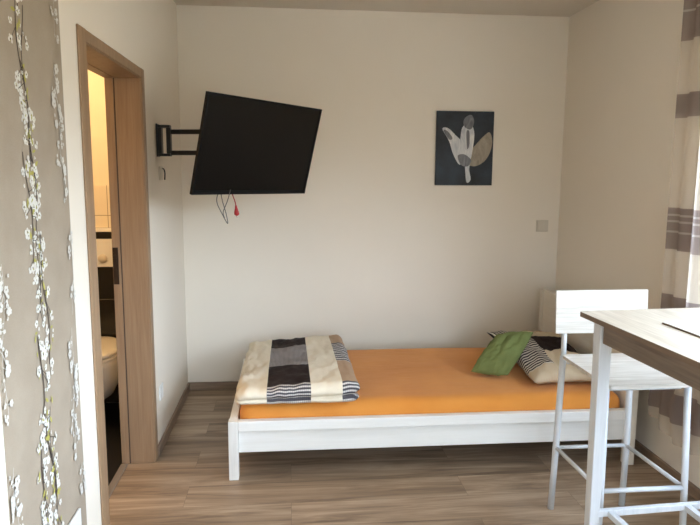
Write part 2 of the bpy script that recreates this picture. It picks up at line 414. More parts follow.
# ------------------------------------------------------------------ wallpaper with blossom branches (part of the left wall)
def wallpaper():
    bm = B(); x0 = XL; Y0, Y1 = 1.538, 2.091
    box(bm, x0, x0+.0012, Y0, Y1, .055, CE-.002, mi=0)
    layer = [0]
    def poly(pts, mi):
        layer[0] += 1
        x = x0+.0016+.0000012*layer[0]
        pts = [p for p in pts]
        ys = [min(max(p[0], Y0+.0005), Y1-.0005) for p in pts]
        vs = [bm.verts.new((x, y, min(p[1], CE-.01))) for y, p in zip(ys, pts)]
        try: f = bm.faces.new(vs); f.material_index = mi
        except Exception: pass
    def strip(path, w, mi):
        for (a, b) in zip(path[:-1], path[1:]):
            d = Vector((b[0]-a[0], b[1]-a[1]));
            if d.length < 1e-6: continue
            n = Vector((-d.y, d.x)).normalized()*w/2
            poly([(a[0]+n.x, a[1]+n.y), (a[0]-n.x, a[1]-n.y), (b[0]-n.x, b[1]-n.y), (b[0]+n.x, b[1]+n.y)], mi)
    def flower(y, z, r, mi=2, ctr=True):
        a0 = random.random()*6.28; sq = random.uniform(.8, 1.15)
        for k in range(5):
            if random.random() < .12: continue
            a = a0+k*2*PI/5
            cy, cz = y+math.cos(a)*r*.62*sq, z+math.sin(a)*r*.62
            rr = r*random.uniform(.38, .52)
            poly([(cy+math.cos(t)*rr*sq, cz+math.sin(t)*rr) for t in [i*2*PI/8 for i in range(8)]], mi if random.random() < .7 else (5 if mi == 2 else mi))
        if ctr and random.random() < .7:
            for _ in range(3):
                q = r*.14; yy = y+random.uniform(-r, r)*.3; zz = z+random.uniform(-r, r)*.3
                poly([(yy-q, zz-q), (yy+q, zz-q), (yy+q, zz+q), (yy-q, zz+q)], 3 if random.random() < .5 else 1)
    def leaf(y, z, s, mi=3):
        a = random.random()*6.28; c, d = math.cos(a), math.sin(a)
        pts = [(-1, 0), (-.3, .35), (.4, .3), (1, 0), (.4, -.3), (-.3, -.35)]
        poly([(y+(p[0]*c-p[1]*d)*s, z+(p[0]*d+p[1]*c)*s) for p in pts], mi)
    def branch(yc, z0, z1, n, w=.005, spread=.032, ph=0., fl=2, dark=1, fr=.016, lean=0.):
        path = []; seg = 60
        for i in range(seg+1):
            t = i/seg; z = z0+(z1-z0)*t
            path.append((yc+lean*t+.024*math.sin(ph+z*5.2)+.009*math.sin(z*23+ph), z))
        strip(path, w, dark)
        for k in range(n):
            i = random.randrange(0, seg); p = path[i]
            side = random.choice((-1, 1)); L = random.uniform(.01, spread)
            q = (p[0]+side*L, p[1]-random.uniform(-.01, .05))
            if random.random() < .6: strip([p, q], .0022, dark)
            flower(q[0], q[1], random.uniform(.6, 1.15)*fr, fl, fl == 2)
            if fl == 2 and random.random() < .5: leaf(p[0]-side*random.uniform(.004, .022), p[1]+random.uniform(-.03, .03), random.uniform(.009, .016))
            if random.random() < .45:      # bud
                flower(p[0]+random.uniform(-.03, .03), p[1]+random.uniform(-.02, .02), fr*.4, fl, False)
    # two long flowering branches down the middle, joined pieces like the print's repeat
    for (yc, z0, z1, n, kw) in (
        (1.80, CE, 1.88, 26, dict(ph=.4)), (1.775, 2.05, 1.62, 22, dict(ph=1.1, lean=.03)), (1.82, 1.90, 1.42, 20, dict(ph=2.0, w=.004)),
        (1.79, 1.60, 1.08, 34, dict(ph=.3, lean=.02)), (1.765, 1.52, 1.22, 14, dict(ph=1.7, w=.004)), (1.83, 1.30, .92, 20, dict(ph=2.9)),
        (1.80, 1.02, .52, 30, dict(ph=.2, lean=.03)), (1.77, .72, .07, 44, dict(ph=2., w=.005)), (1.845, .80, .07, 26, dict(ph=.9, w=.004))):
        branch(yc, z0, z1, n, spread=.042, fr=.0145, **kw)
    # paler blossoms along the two edges of the roll
    for (yc, z0, z1, n, ph) in ((2.045, CE, 2.2, 12, .7), (2.05, 2.1, 1.86, 9, .2), (2.04, 1.78, 1.38, 26, 1.9), (2.065, 1.30, 1.02, 14, .6), (2.045, .98, .60, 24, 1.2), (2.06, .52, .07, 22, .3),
                                (1.575, 1.25, .86, 26, .1), (1.59, .74, .07, 44, 1.4), (1.60, 2.45, 2.0, 12, .1), (1.58, 1.8, 1.5, 8, 2.)):
        branch(yc, z0, z1, n, .0012, .030, ph=ph, fl=4, dark=4, fr=.0135)
    base, nt, b = new_mat('wallpaper_base', .8, 0, .25)
    n = noise_tex(nt, coords(nt, (1, 1, 1)), 7., 5.); n2 = noise_tex(nt, coords(nt, (1, 90, 90)), 3., 3.)
    mx = N(nt, 'ShaderNodeMix', data_type='FLOAT'); mx.inputs[0].default_value = .45
    nt.links.new(n.outputs['Fac'], mx.inputs[2]); nt.links.new(n2.outputs['Fac'], mx.inputs[3])
    r = ramp(nt, [(.3, lin((156, 140, 121))), (.7, lin((174, 159, 140)))]); nt.links.new(mx.outputs[0], r.inputs[0])
    nt.links.new(r.outputs[0], b.inputs['Base Color'])
    mats = [base, plain('twig', (72, 60, 52), .8), plain('petal', (224, 220, 210), .8), plain('leaf', (176, 166, 84), .8), plain('pale_petal', (214, 208, 198), .8), plain('petal_shade', (214, 206, 194), .8)]
    me = bpy.data.meshes.new('wallpaper'); bm.to_mesh(me); bm.free()
    for m in mats: me.materials.append(m)
    o = bpy.data.objects.new('wallpaper', me); COL.objects.link(o); o.parent = wall_left
    o['label'] = 'taupe wallpaper strip printed with white blossom branches'
wallpaper()

# ------------------------------------------------------------------ bathroom behind the door
BX0, BX1, BY0, BY1 = -2.3, XL-TW, 1.9, 4.05
bm = B(); box(bm, BX0, BX1+.009, BY0-.1, BY1+.1, -.12, -.002); struct('floor.001', bm, M['black_floor'])
bm = B(); box(bm, BX0, BX1, BY0-.1, BY1+.1, CE, CE+.12); struct('ceiling.001', bm, M['bath_wall'])
bm = B(); box(bm, BX0, BX1, BY1, BY1+.1, 0, CE); struct('wall_bathroom_back', bm, M['bath_wall'])
bm = B(); box(bm, BX0-.1, BX0, BY0-.1, BY1+.1, 0, CE); struct('wall_bathroom_left', bm, M['bath_wall'])
bm = B(); box(bm, BX0, BX1, BY0-.1, BY0, 0, CE); struct('wall_bathroom_front', bm, M['bath_wall'])
bm = B(); box(bm, BX0+.001, BX1-.001, BY1-.012, BY1-.0005, 0, 1.10); struct('wall_bathroom_back.001', bm, M['black_tile'])       # black tiling
bm = B(); box(bm, BX0+.001, BX1-.001, BY1-.016, BY1-.0005, 1.125, 1.383); struct('trim_1', bm, M['bath_tile'])     # cream tiles above
bm = B(); box(bm, BX0+.001, BX1-.001, BY1-.05, BY1-.0005, 1.101, 1.124, .003); struct('trim_2', bm, M['ceramic'])  # ledge
TX = -1.185
fp = thing('flush_plate', 'white toilet flush plate on the black bathroom tiles', 'flush plate', (TX, BY1-.0125, .968))
boxobj('plate', (-.123, .107, -.014, 0, -.087, .087), M['plastic'], fp, .004)
bm = B(); tube(bm, [(.035, -.021, -.035), (.035, -.0142, -.035)], .028, 20); obj('button', bm, M['plate'], fp, True)
bm = B(); tube(bm, [(-.05, -.021, -.035), (-.05, -.0142, -.035)], .028, 20); obj('button', bm, M['plate'], fp, True)
# wall hung toilet
tl = thing('toilet', 'wall-hung white toilet with closed lid seen through the doorway', 'toilet', (TX, BY1-.0125, 0))
def oval(s, n=28, wx=.185, L=.53, yo=0.):
    pts = []
    for i in range(n):
        a = 2*PI*i/n
        x = math.cos(a)*wx*s; y = math.sin(a)
        yy = -L*.5 - y*L*.5*s + yo
        pts.append((x, min(yy, -.001)))
    return pts
bm = B()
lev = [(.10, .40, .10), (.13, .58, .08), (.20, .78, .05), (.28, .92, .02), (.36, 1., 0.), (.395, 1., 0.)]
rings = []
for z, s, yo in lev:
    rings.append([bm.verts.new((x, y, z)) for x, y in oval(s, yo=yo)])
for a, b2 in zip(rings[:-1], rings[1:]):
    for i in range(28): bm.faces.new((a[i], a[(i+1) % 28], b2[(i+1) % 28], b2[i]))
bm.faces.new(rings[0][::-1]); bm.faces.new(rings[-1])
obj('bowl', bm, M['ceramic'], tl, True)
bm = B(); rings = []
for z, s in ((.397, 1.), (.402, 1.03), (.414, 1.03), (.418, 1.0)):
    rings.append([bm.verts.new((x, y-.004, z)) for x, y in oval(s)])
for a, b2 in zip(rings[:-1], rings[1:]):
    for i in range(28): bm.faces.new((a[i], a[(i+1) % 28], b2[(i+1) % 28], b2[i]))
bm.faces.new(rings[0][::-1]); bm.faces.new(rings[-1])
obj('seat', bm, M['ceramic'], tl)
bm = B(); rings = []
for z, s in ((.420, 1.01), (.424, 1.035), (.438, 1.02), (.446, .9), (.449, .5)):
    rings.append([bm.verts.new((x, y-.004, z)) for x, y in oval(s)])
for a, b2 in zip(rings[:-1], rings[1:]):
    for i in range(28): bm.faces.new((a[i], a[(i+1) % 28], b2[(i+1) % 28], b2[i]))
bm.faces.new(rings[0][::-1]); bm.faces.new(rings[-1])
obj('lid', bm, M['ceramic'], tl, True)

# ------------------------------------------------------------------ bed
BXL, BXR, BYF, BYB = -.297, 1.742, 2.92, 3.965
bed = thing('bed', 'low white wooden single bed frame in front of the back wall', 'bed', (.72, 3.44, 0))
def bp(name, dims, mat, bev=.003):
    bm = B(); x, y = .72, 3.44
    box(bm, dims[0]-x, dims[1]-x, dims[2]-y, dims[3]-y, dims[4], dims[5], bev); return obj(name, bm, mat, bed)
bedend = wood('white_painted_pine_y', (226, 222, 214), (244, 241, 235), 'y', .38, 20, 2.5)
bedpost = wood('white_painted_pine_z', (222, 219, 212), (243, 240, 234), 'z', .38, 20, 2.5)
# foot end: two posts with a board between them
bp('foot_post', (BXL, BXL+.046, BYF, BYF+.05, .0005, .295), bedpost)
bp('foot_post', (BXL, BXL+.046, BYB-.05, BYB, .0005, .295), bedpost)
bp('foot_board', (BXL+.004, BXL+.042, BYF+.0502, BYB-.0502, .13, .295), bedend)
# head end: posts and headboard
headm = wood('cream_headboard', (224, 214, 198), (232, 223, 208), 'y', .5, 20, 2.5)
bp('head_post', (BXR-.046, BXR, BYF, BYF+.05, .0005, .70), headm)
bp('head_post', (BXR-.046, BXR, 4.07, 4.12, .0005, .70), headm)
bp('headboard', (BXR-.040, BXR-.006, BYF+.0502, 4.0698, .13, .70), headm)
# rails: protruding lip above, recessed board below
sr = bp('side_rail', (BXL+.0462, BXR-.0462, BYF+.024, BYF+.038, .130, .243), M['bedwhite'])
lipb = B(); box(lipb, BXL+.0462-.72, BXR-.0462-.72, BYF-.001-3.44, BYF+.038-3.44, .2435, .295, .004)
obj('rail_lip', lipb, M['bedwhite'], sr)
bp('side_rail', (BXL+.0462, BXR-.0462, BYB-.04, BYB-.015, .130, .295), M['bedwhite'])
for i in range(14):
    x = BXL+.12+i*.134
    bp('slat', (x, x+.07, BYF+.042, BYB-.044, .1905, .205), M['slat'], .002)
bp('ledger', (BXL+.05, BXR-.05, BYF+.0385, BYF+.058, .165, .190), M['slat'], .002)
bp('ledger', (BXL+.05, BXR-.05, BYB-.062, BYB-.0405, .165, .190), M['slat'], .002)

# rounded box with a surface grid
def rbox(hx, hy, hz, r, nx, ny, nz, warp=None, uvf=None):
    bm = B(); uvl = bm.loops.layers.uv.new('UVMap'); vmap = {}
    def vert(i, j, k):
        key = (i, j, k)
        if key in vmap: return vmap[key]
        def s(t, n, h):
            # concentrate samples near the ends
            return h*math.sin(PI*(t/n-.5))*.55+h*(2*t/n-1)*.45
        p = Vector((s(i, nx, hx), s(j, ny, hy), s(k, nz, hz)))
        q = Vector((max(-hx+r, min(hx-r, p.x)), max(-hy+r, min(hy-r, p.y)), max(-hz+r, min(hz-r, p.z))))
        d = p-q
        if d.length > 1e-9: p = q+d.normalized()*r
        v = bm.verts.new(p); vmap[key] = v; return v
    def quad(a, b, c, d):
        try: bm.faces.new((vert(*a), vert(*b), vert(*c), vert(*d)))
        except ValueError: pass
    for i in range(nx):
        for j in range(ny):
            quad((i, j, 0), (i, j+1, 0), (i+1, j+1, 0), (i+1, j, 0)); quad((i, j, nz), (i+1, j, nz), (i+1, j+1, nz), (i, j+1, nz))
    for i in range(nx):
        for k in range(nz):
            quad((i, 0, k), (i+1, 0, k), (i+1, 0, k+1), (i, 0, k+1)); quad((i, ny, k), (i, ny, k+1), (i+1, ny, k+1), (i+1, ny, k))
    for j in range(ny):
        for k in range(nz):
            quad((0, j, k), (0, j, k+1), (0, j+1, k+1), (0, j+1, k)); quad((nx, j, k), (nx, j+1, k), (nx, j+1, k+1), (nx, j, k+1))
    if uvf:
        for f in bm.faces:
            for l in f.loops: l[uvl].uv = uvf(l.vert.co, f)
    if warp:
        for v in bm.verts: v.co = warp(v.co.copy())
    return bm

# mattress with the orange fitted sheet
MX0, MX1, MY0, MY1, MZ0, MZ1 = BXL+.048, BXR-.048, BYF+.041, BYB-.043, .206, .364
def mwarp(p):
    n = noise.noise(Vector((p.x*2.2, p.y*3, 0)))*.004
    if p.z > 0: p.z += n
    return p
bm = rbox((MX1-MX0)/2, (MY1-MY0)/2, (MZ1-MZ0)/2, .06, 60, 30, 8, mwarp)
mat = obj('mattress', bm, M['sheet'], None, True, ((MX0+MX1)/2, (MY0+MY1)/2, (MZ0+MZ1)/2))
tag(mat, 'mattress under a bright orange fitted sheet on the white bed', 'mattress')

# ------------------------------------------------------------------ folded duvet
duv = bedding_mat('duvet_cover', [(.25, .60)], [(.855, 1.)],
    dark_black=[(.22, .47), (.80, .99)], dark_hatch=[(.47, .80)], dark_plaid=[(0., .22)],
    t_hatch=[(0., .20), (.49, .80)], fx=64., fy=32.)
def duvet():
    hx, hy, hz = .5, .5, .5
    # nominal size used for rounding, then warped to the real footprint
    SX, SY, SZ = .60, .94, .12
    def uvf(co, f):
        u = (co.x+SX/2)/SX; v = (co.y+SY/2)/SY; top = co.z
        # print wraps over the front and the right edge
        v = .18+.82*v; drop = (SZ/2-top)
        if co.y < -SY/2+.045: v -= drop*1.3
        if co.x > SX/2-.045: u += drop*.05
        return (max(0.001, min(.999, u)), max(0.001, min(.999, v)))
    BLt, BRt, FLt, FRt = Vector((-.252, 3.88, .430)), Vector((.315, 3.80, .495)), Vector((-.262, 2.915, .440)), Vector((.335, 2.915, .478))
    def warp(p):
        s = (p.x+SX/2)/SX; t = (p.y+SY/2)/SY; w = (p.z+SZ/2)/SZ
        top = (FLt*(1-s)+FRt*s)*(1-t)+(BLt*(1-s)+BRt*s)*t
        zb = .369
        z = zb+(top.z-zb)*w
        q = Vector((top.x, top.y, z))
        # wrinkles: diagonal puckers, stronger on the left edge and the middle
        amp = .009+.014*max(0, 1-s*4)+.003*math.exp(-((s-.5)/.2)**2)
        n = noise.noise(Vector((s*7+t*4, t*7-s*3, 1.3)))*1.0+.5*noise.noise(Vector((s*19, t*16, 4.)))
        q.z += amp*n*w
        n2 = noise.noise(Vector((t*11, s*9, 7.7)))
        edge = max(0, 1-min(s, 1-s)*8)
        q.x += n2*.012*edge*(1 if s < .5 else .6)
        q.y += noise.noise(Vector((s*9, w*2, 2.2)))*.010*max(0, 1-min(t, 1-t)*8)
        # puffiness
        q.z += .010*math.sin(PI*min(1, max(0, s)))*math.sin(PI*min(1, max(0, t)))*w
        # fold grooves on front and right sides (layers of the folded quilt)
        if t < .04:
            g = math.exp(-((w-.36)/.09)**2)
            q.y += g*.030*(.4+.6*s)
        if s > .96:
            g = math.exp(-((w-.42)/.10)**2)
            q.x -= g*.030
        q.z = max(q.z, .3690)
        return q
    bm = rbox(SX/2, SY/2, SZ/2, .045, 70, 80, 18, warp, uvf)
    o = obj('folded_duvet', bm, duv, None, True)
    tag(o, 'folded duvet in cream, dark brown and grey check at the foot of the bed', 'duvet')
    return o
duvet()

# ------------------------------------------------------------------ cushions
def cushion(c, thick, n=36, uvs=None, seed=0., wr=.006, pinch=.0):
    """pillow between four corners (FL, FR, BR, BL); thick = belly thickness"""
    bm = B(); uvl = bm.loops.layers.uv.new('UVMap')
    FL, FR, BR, BL = [Vector(p) for p in c]
    nrm = (FR-FL).cross(BL-FL).normalized()
    if nrm.z < 0: nrm = -nrm
    grids = []
    for side in (1, -1):
        g = []
        for j in range(n+1):
            row = []
            for i in range(n+1):
                s, t = i/n, j/n
                if side == -1 and (i in (0, n) or j in (0, n)): row.append(grids[0][j][i]); continue
                # edges drawn in between the corners
                a = 4*s*(1-s); b2 = 4*t*(1-t)
                ss = s + pinch*(s-.5)*-1*b2*1.0 ; tt = t + pinch*(t-.5)*-1*a*1.0
                base = (FL*(1-ss)+FR*ss)*(1-tt)+(BL*(1-ss)+BR*ss)*tt
                h = (max(0, a)**.45)*(max(0, b2)**.45)*thick/2
                wn = noise.noise(Vector((s*6+seed, t*6, side*2.)))*wr+noise.noise(Vector((s*14, t*13+seed, side)))*wr*.5
                row.append(bm.verts.new(base+nrm*(side*h+wn*min(1, h/thick*6))))
            g.append(row)
        grids.append(g)
    for gi, g in enumerate(grids):
        for j in range(n):
            for i in range(n):
                q = (g[j][i], g[j][i+1], g[j+1][i+1], g[j+1][i])
                try: f = bm.faces.new(q if gi == 0 else q[::-1])
                except ValueError: continue
                uv = [(i/n, j/n), ((i+1)/n, j/n), ((i+1)/n, (j+1)/n), (i/n, (j+1)/n)]
                if gi == 1: uv = uv[::-1]
                for l, w in zip(f.loops, uv): l[uvl].uv = w
    return bm

def pillow_mat():
    m, nt, b = new_mat('pillow_cover', .85, 0, .15)
    u, v = uv_xy(nt)
    st = stripes(nt, v, 34., (56, 46, 46), (206, 196, 182), .52)
    st2 = stripes(nt, u, 34., (40, 34, 36), (220, 212, 200), .5)
    left = mixc(nt, mask(nt, v, [(0., .13)]), st, lin((200, 180, 152)))
    left = mixc(nt, mask(nt, v, [(.84, 1.)]), left, st2)
    mid = mixc(nt, mask(nt, v, [(.34, .70)]), lin((206, 188, 160)), lin(BROWN))
    mid = mixc(nt, mask(nt, v, [(.90, 1.)]), mid, lin(TAUPE))
    c = mixc(nt, mask(nt, u, [(.36, 1.)]), left, mid)
    nt.links.new(c, b.inputs['Base Color'])
    n = noise_tex(nt, coords(nt), 14., 5., .6, .8); bump(nt, b, n.outputs['Fac'], .4, .02)
    return m
bm = cushion([(1.250, 3.05, .405), (1.68, 3.04, .41), (1.665, 3.80, .47), (1.235, 3.82, .475)], .15, 44, seed=3., wr=.016, pinch=.10)
for v in bm.verts: v.co.z = max(v.co.z, .3675)
pil = obj('bed_pillow', bm, pillow_mat(), None, True)
tag(pil, 'large striped and dark-brown patterned bed pillow by the headboard', 'pillow')

green = plain('green_cushion_fabric', (116, 126, 76), .85, .06, 12., spec=.15, bmp=.3, bscale=300.)
bm = cushion([(.988, 3.30, .392), (1.165, 3.21, .396), (1.345, 3.33, .600), (1.165, 3.42, .565)], .10, 36, seed=9., wr=.012, pinch=-.06)
for v in bm.verts: v.co.z = max(v.co.z, .3675)
gc = obj('cushion', bm, green, None, True)
tag(gc, 'small plain green cushion leaning against the patterned pillow', 'cushion')

# ------------------------------------------------------------------ television on its wall arm
TC = Vector((-.140, 3.299, 1.589)); TA, TB, TR = math.radians(48.6), math.radians(14.8), math.radians(.9)
TM = Matrix.Rotation(TA, 4, 'Z') @ Matrix.Rotation(TB, 4, 'X') @ Matrix.Rotation(TR, 4, 'Y')
tv = thing('television', 'flat black television tilted forward on a wall arm', 'television')
tv.matrix_world = Matrix.Translation(TC) @ TM
TVW, TVH = .82, .4756
bm = B(); box(bm, -TVW/2, TVW/2, .0, .007, -TVH/2, TVH/2, .002); box(bm, -.36, .36, .0071, .030, -.21, .19, .008); box(bm, -.27, .27, .0301, .062, -.20, .12, .012)
obj('back_shell', bm, M['black'], tv)
bm = B(); b_ = .011
box(bm, -TVW/2, TVW/2, -.008, -.0003, TVH/2-b_, TVH/2, .001); box(bm, -TVW/2, TVW/2, -.009, -.0003, -TVH/2, -TVH/2+.020, .001)
box(bm, -TVW/2, -TVW/2+b_, -.008, -.0003, -TVH/2+.0201, TVH/2-b_-.0001, .001); box(bm, TVW/2-b_, TVW/2, -.008, -.0003, -TVH/2+.0201, TVH/2-b_-.0001, .001)
obj('bezel', bm, M['black'], tv)
bm = B(); box(bm, -TVW/2+b_+.0002, TVW/2-b_-.0002, -.005, -.0004, -TVH/2+.0202, TVH/2-b_-.0002); obj('screen', bm, M['screen'], tv)

wb = thing('tv_wall_bracket', 'black swivel wall bracket carrying the television', 'bracket', (XL+.001, 3.50, 1.63))
bm = B()
box(bm, 0, .006, -.03, .03, -.083, .088, .001)
obj('wall_plate', bm, M['blackmetal'], wb)
bm = B()   # swivel cage standing off the wall, open in the middle
box(bm, .0062, .07, -.026, .026, .068, .082, .002); box(bm, .0062, .07, -.026, .026, -.080, -.066, .002)
box(bm, .0062, .026, -.024, .024, -.0658, .0678, .001); box(bm, .050, .072, -.022, .022, -.0658, .0678, .002)
obj('swivel_cage', bm, M['blackmetal'], wb)
hp = Vector(TC)+(TM @ Vector((0, .064, .0))); loc = Vector((XL+.001, 3.50, 1.63))
rel = hp-loc
for dz in (.047, -.062):
    bm = B(); a = Vector((.061, 0, dz)); b2 = Vector((rel.x-.03, rel.y+.045, dz-.01*0))
    d = (b2-a); L = d.length; ang = math.atan2(d.y, d.x)
    m4 = Matrix.Translation(a) @ Matrix.Rotation(ang, 4, 'Z')
    box(bm, .012, L, -.012, .012, -.012, .012, .003, mat4=m4); obj('arm', bm, M['blackmetal'], wb)
bm = B(); e = Vector((rel.x-.03, rel.y+.045, 0)); tube(bm, [e+Vector((0, 0, -.085)), e+Vector((0, 0, .07))], .016, 14)
obj('pivot', bm, M['blackmetal'], wb, True)
bm = B()
m4 = Matrix.Translation(-loc) @ Matrix.Translation(TC) @ TM
box(bm, -.12, .12, .0625, .0675, -.11, .11, .002, mat4=m4); box(bm, -.02, .02, .068, .085, -.06, .06, .002, mat4=m4)
obj('mount_plate', bm, M['blackmetal'], wb)

# cables under the screen
bm = B()
kp = TC + TM @ Vector((-.198, .012, -TVH/2+.02))
cx, cy, cz = kp
tube(bm, smooth_path([(cx-.012, cy, cz), (cx-.030, cy, cz-.035), (cx-.030, cy, cz-.070), (cx-.010, cy, cz-.115), (cx+.018, cy, cz-.168), (cx+.012, cy, cz-.12), (cx-.004, cy, cz-.06), (cx-.014, cy, cz)]), .0021, 8)
tube(bm, smooth_path([(cx+.036, cy, cz+.0), (cx+.020, cy, cz-.055), (cx-.002, cy, cz-.11), (cx+.004, cy, cz-.14)]), .0021, 8)
cg = obj('loose_cable', bm, M['grey_cable'], None, True)
tag(cg, 'thin grey looped cable dangling under the television', 'cable')
kr = TC + TM @ Vector((-.137, .012, -TVH/2+.02))
cr = thing('red_cable', 'red cable with a red connector dangling under the television', 'cable', tuple(kr))
bm = B(); tube(bm, smooth_path([(-.006, 0, 0), (.002, 0, -.03), (.012, 0, -.06), (.016, 0, -.078)]), .0026, 8); obj('cord', bm, M['red'], cr, True)
bm = B(); tube(bm, [(.016, 0, -.0785), (.018, 0, -.095), (.019, 0, -.112), (.020, 0, -.124), (.020, 0, -.130)], .01, 14, rads=[.004, .007, .012, .013, .007]); obj('connector', bm, M['red'], cr, True)
bm = B(); tube(bm, [(.020, 0, -.1305), (.020, 0, -.140)], .003, 8); obj('pin', bm, M['chrome'], cr, True)

# ------------------------------------------------------------------ sockets and switches
def wall_plate(name, label, cat, loc, w, h, face, mat, kind):
    """face: 'x' faces +x (left wall), 'y' faces -y (back wall)"""
    t = thing(name, label, cat, loc)
    rz = {'x': PI/2, 'y': 0}[face]; t.rotation_euler = (0, 0, rz)
    bm = B(); box(bm, -w/2, w/2, -.009, -.0005, -h/2, h/2, .003); obj('cover_plate', bm, mat, t)
    if kind == 'socket':
        n = max(1, round(w/h))
        for k in range(n):
            cx = (k-(n-1)/2)*h
            bm = B(); R_ = h*.27; seg = 24; o_ = []; i_ = []; bk = []
            for q in range(seg):
                a = 2*PI*q/seg; o_.append(bm.verts.new((cx+math.cos(a)*R_*1.12, -.0105, math.sin(a)*R_*1.12)))
                i_.append(bm.verts.new((cx+math.cos(a)*R_, -.0105, math.sin(a)*R_))); bk.append(bm.verts.new((cx+math.cos(a)*R_, -.0092, math.sin(a)*R_)))
            for q in range(seg):
                r2 = (q+1) % seg; bm.faces.new((o_[q], o_[r2], i_[r2], i_[q])); bm.faces.new((i_[q], i_[r2], bk[r2], bk[q]))
            bm.faces.new(bk); obj('socket_well', bm, mat, t)
    else:
        bm = B(); m4 = Matrix.Rotation(math.radians(3), 4, 'X')
        box(bm, -w*.36, w*.36, -.0125, -.0093, -h*.36, h*.36, .001, mat4=None); obj('rocker', bm, mat, t)
    return t
wall_plate('light_switch', 'pale square light switch on the back wall right of the picture', 'switch', (1.737, YB, 1.115), .085, .08, 'y', M['plate'], 'switch')
wall_plate('wall_socket', 'small white socket low on the left wall beyond the doorway', 'socket', (XL, 3.35, .305), .078, .078, 'x', M['plastic'], 'socket')
wall_plate('wall_socket', 'white socket at the lower right of the blossom wallpaper', 'socket', (XL+.003, 1.932, .31), .155, .155, 'x', M['plastic'], 'socket')
ao = wall_plate('antenna_socket', 'small white cable outlet under the television bracket', 'socket', (XL, 3.545, 1.460), .075, .075, 'x', M['plate'], 'switch')
bm = B(); tube(bm, smooth_path([(XL+.013, 3.545, 1.487), (XL+.022, 3.545, 1.48), (XL+.026, 3.545, 1.46), (XL+.024, 3.545, 1.425)]), .0035, 8)
tag(obj('black_cable', bm, M['black'], None, True), 'short black cord stub hanging from the outlet under the bracket', 'cable')

# ------------------------------------------------------------------ canvas picture: a generic pale shape on a dark ground
def picture():
    x0, x1, z0, z1 = .975, 1.364, 1.390, 1.878; y = YB-.001
    t = thing('canvas_picture', 'dark unframed canvas print with a pale abstract flower on the back wall', 'picture', ((x0+x1)/2, y, (z0+z1)/2))
    w, h = x1-x0, z1-z0
    m, nt, b = new_mat('canvas_dark', .55, 0, .4)
    n = noise_tex(nt, coords(nt), 5., 4.); r = ramp(nt, [(.35, lin((16, 17, 20))), (.62, lin((44, 52, 62)))]); nt.links.new(n.outputs['Fac'], r.inputs[0])
    nt.links.new(r.outputs[0], b.inputs['Base Color'])
    bm = B(); box(bm, -w/2, w/2, -.02, 0, -h/2, h/2, .002); obj('canvas', bm, m, t)
    # printed petals
    def pm(name, c1, c2):
        m, nt, b = new_mat(name, .55, 0, .4)
        n = noise_tex(nt, coords(nt, (3, 1, 1)), 9., 4., .6, 1.2); r = ramp(nt, [(.3, lin(c1)), (.7, lin(c2))]); nt.links.new(n.outputs['Fac'], r.inputs[0])
        nt.links.new(r.outputs[0], b.inputs['Base Color']); return m
    mats = [pm('petal_white', (176, 178, 184), (232, 230, 226)), pm('petal_beige', (128, 116, 100), (172, 158, 138)), pm('petal_grey', (84, 84, 90), (140, 138, 140))]
    bm = B(); k = [0]
    def shape(pts, mi, n=5):
        P = [Vector((p[0]*w-w/2, 0, h/2-p[1]*h)) for p in pts]; out = []
        L = len(P)
        for i in range(L):
            a, b2, c, d = P[i-1], P[i], P[(i+1) % L], P[(i+2) % L]
            for q in range(n):
                tt = q/n; out.append(.5*((2*b2)+(-a+c)*tt+(2*a-5*b2+4*c-d)*tt*tt+(-a+3*b2-3*c+d)*tt**3))
        k[0] += 1; yy = -.0202-.00006*k[0]
        f = bm.faces.new([bm.verts.new((p.x, yy, p.z)) for p in out]); f.material_index = mi
    shape([(.10, .24), (.20, .23), (.33, .32), (.45, .42), (.50, .60), (.42, .72), (.30, .58), (.22, .40)], 0)
    shape([(.12, .26), (.19, .27), (.28, .36), (.22, .38)], 2)
    shape([(.93, .28), (.98, .40), (.94, .56), (.84, .68), (.68, .74), (.56, .70), (.58, .56), (.72, .42), (.84, .32)], 1)
    shape([(.46, .20), (.60, .18), (.66, .30), (.64, .50), (.60, .66), (.50, .70), (.42, .55), (.42, .34)], 0)
    shape([(.50, .08), (.60, .05), (.65, .14), (.60, .24), (.50, .22), (.46, .15)], 2)
    shape([(.50, .60), (.60, .60), (.59, .78), (.62, .92), (.55, .96), (.52, .80)], 0)
    shape([(.38, .60), (.50, .58), (.62, .66), (.56, .74), (.44, .72)], 2)
    shape([(.52, .28), (.57, .27), (.58, .44), (.54, .50)], 2)
    obj('printed_flower', bm, mats, t)
picture()

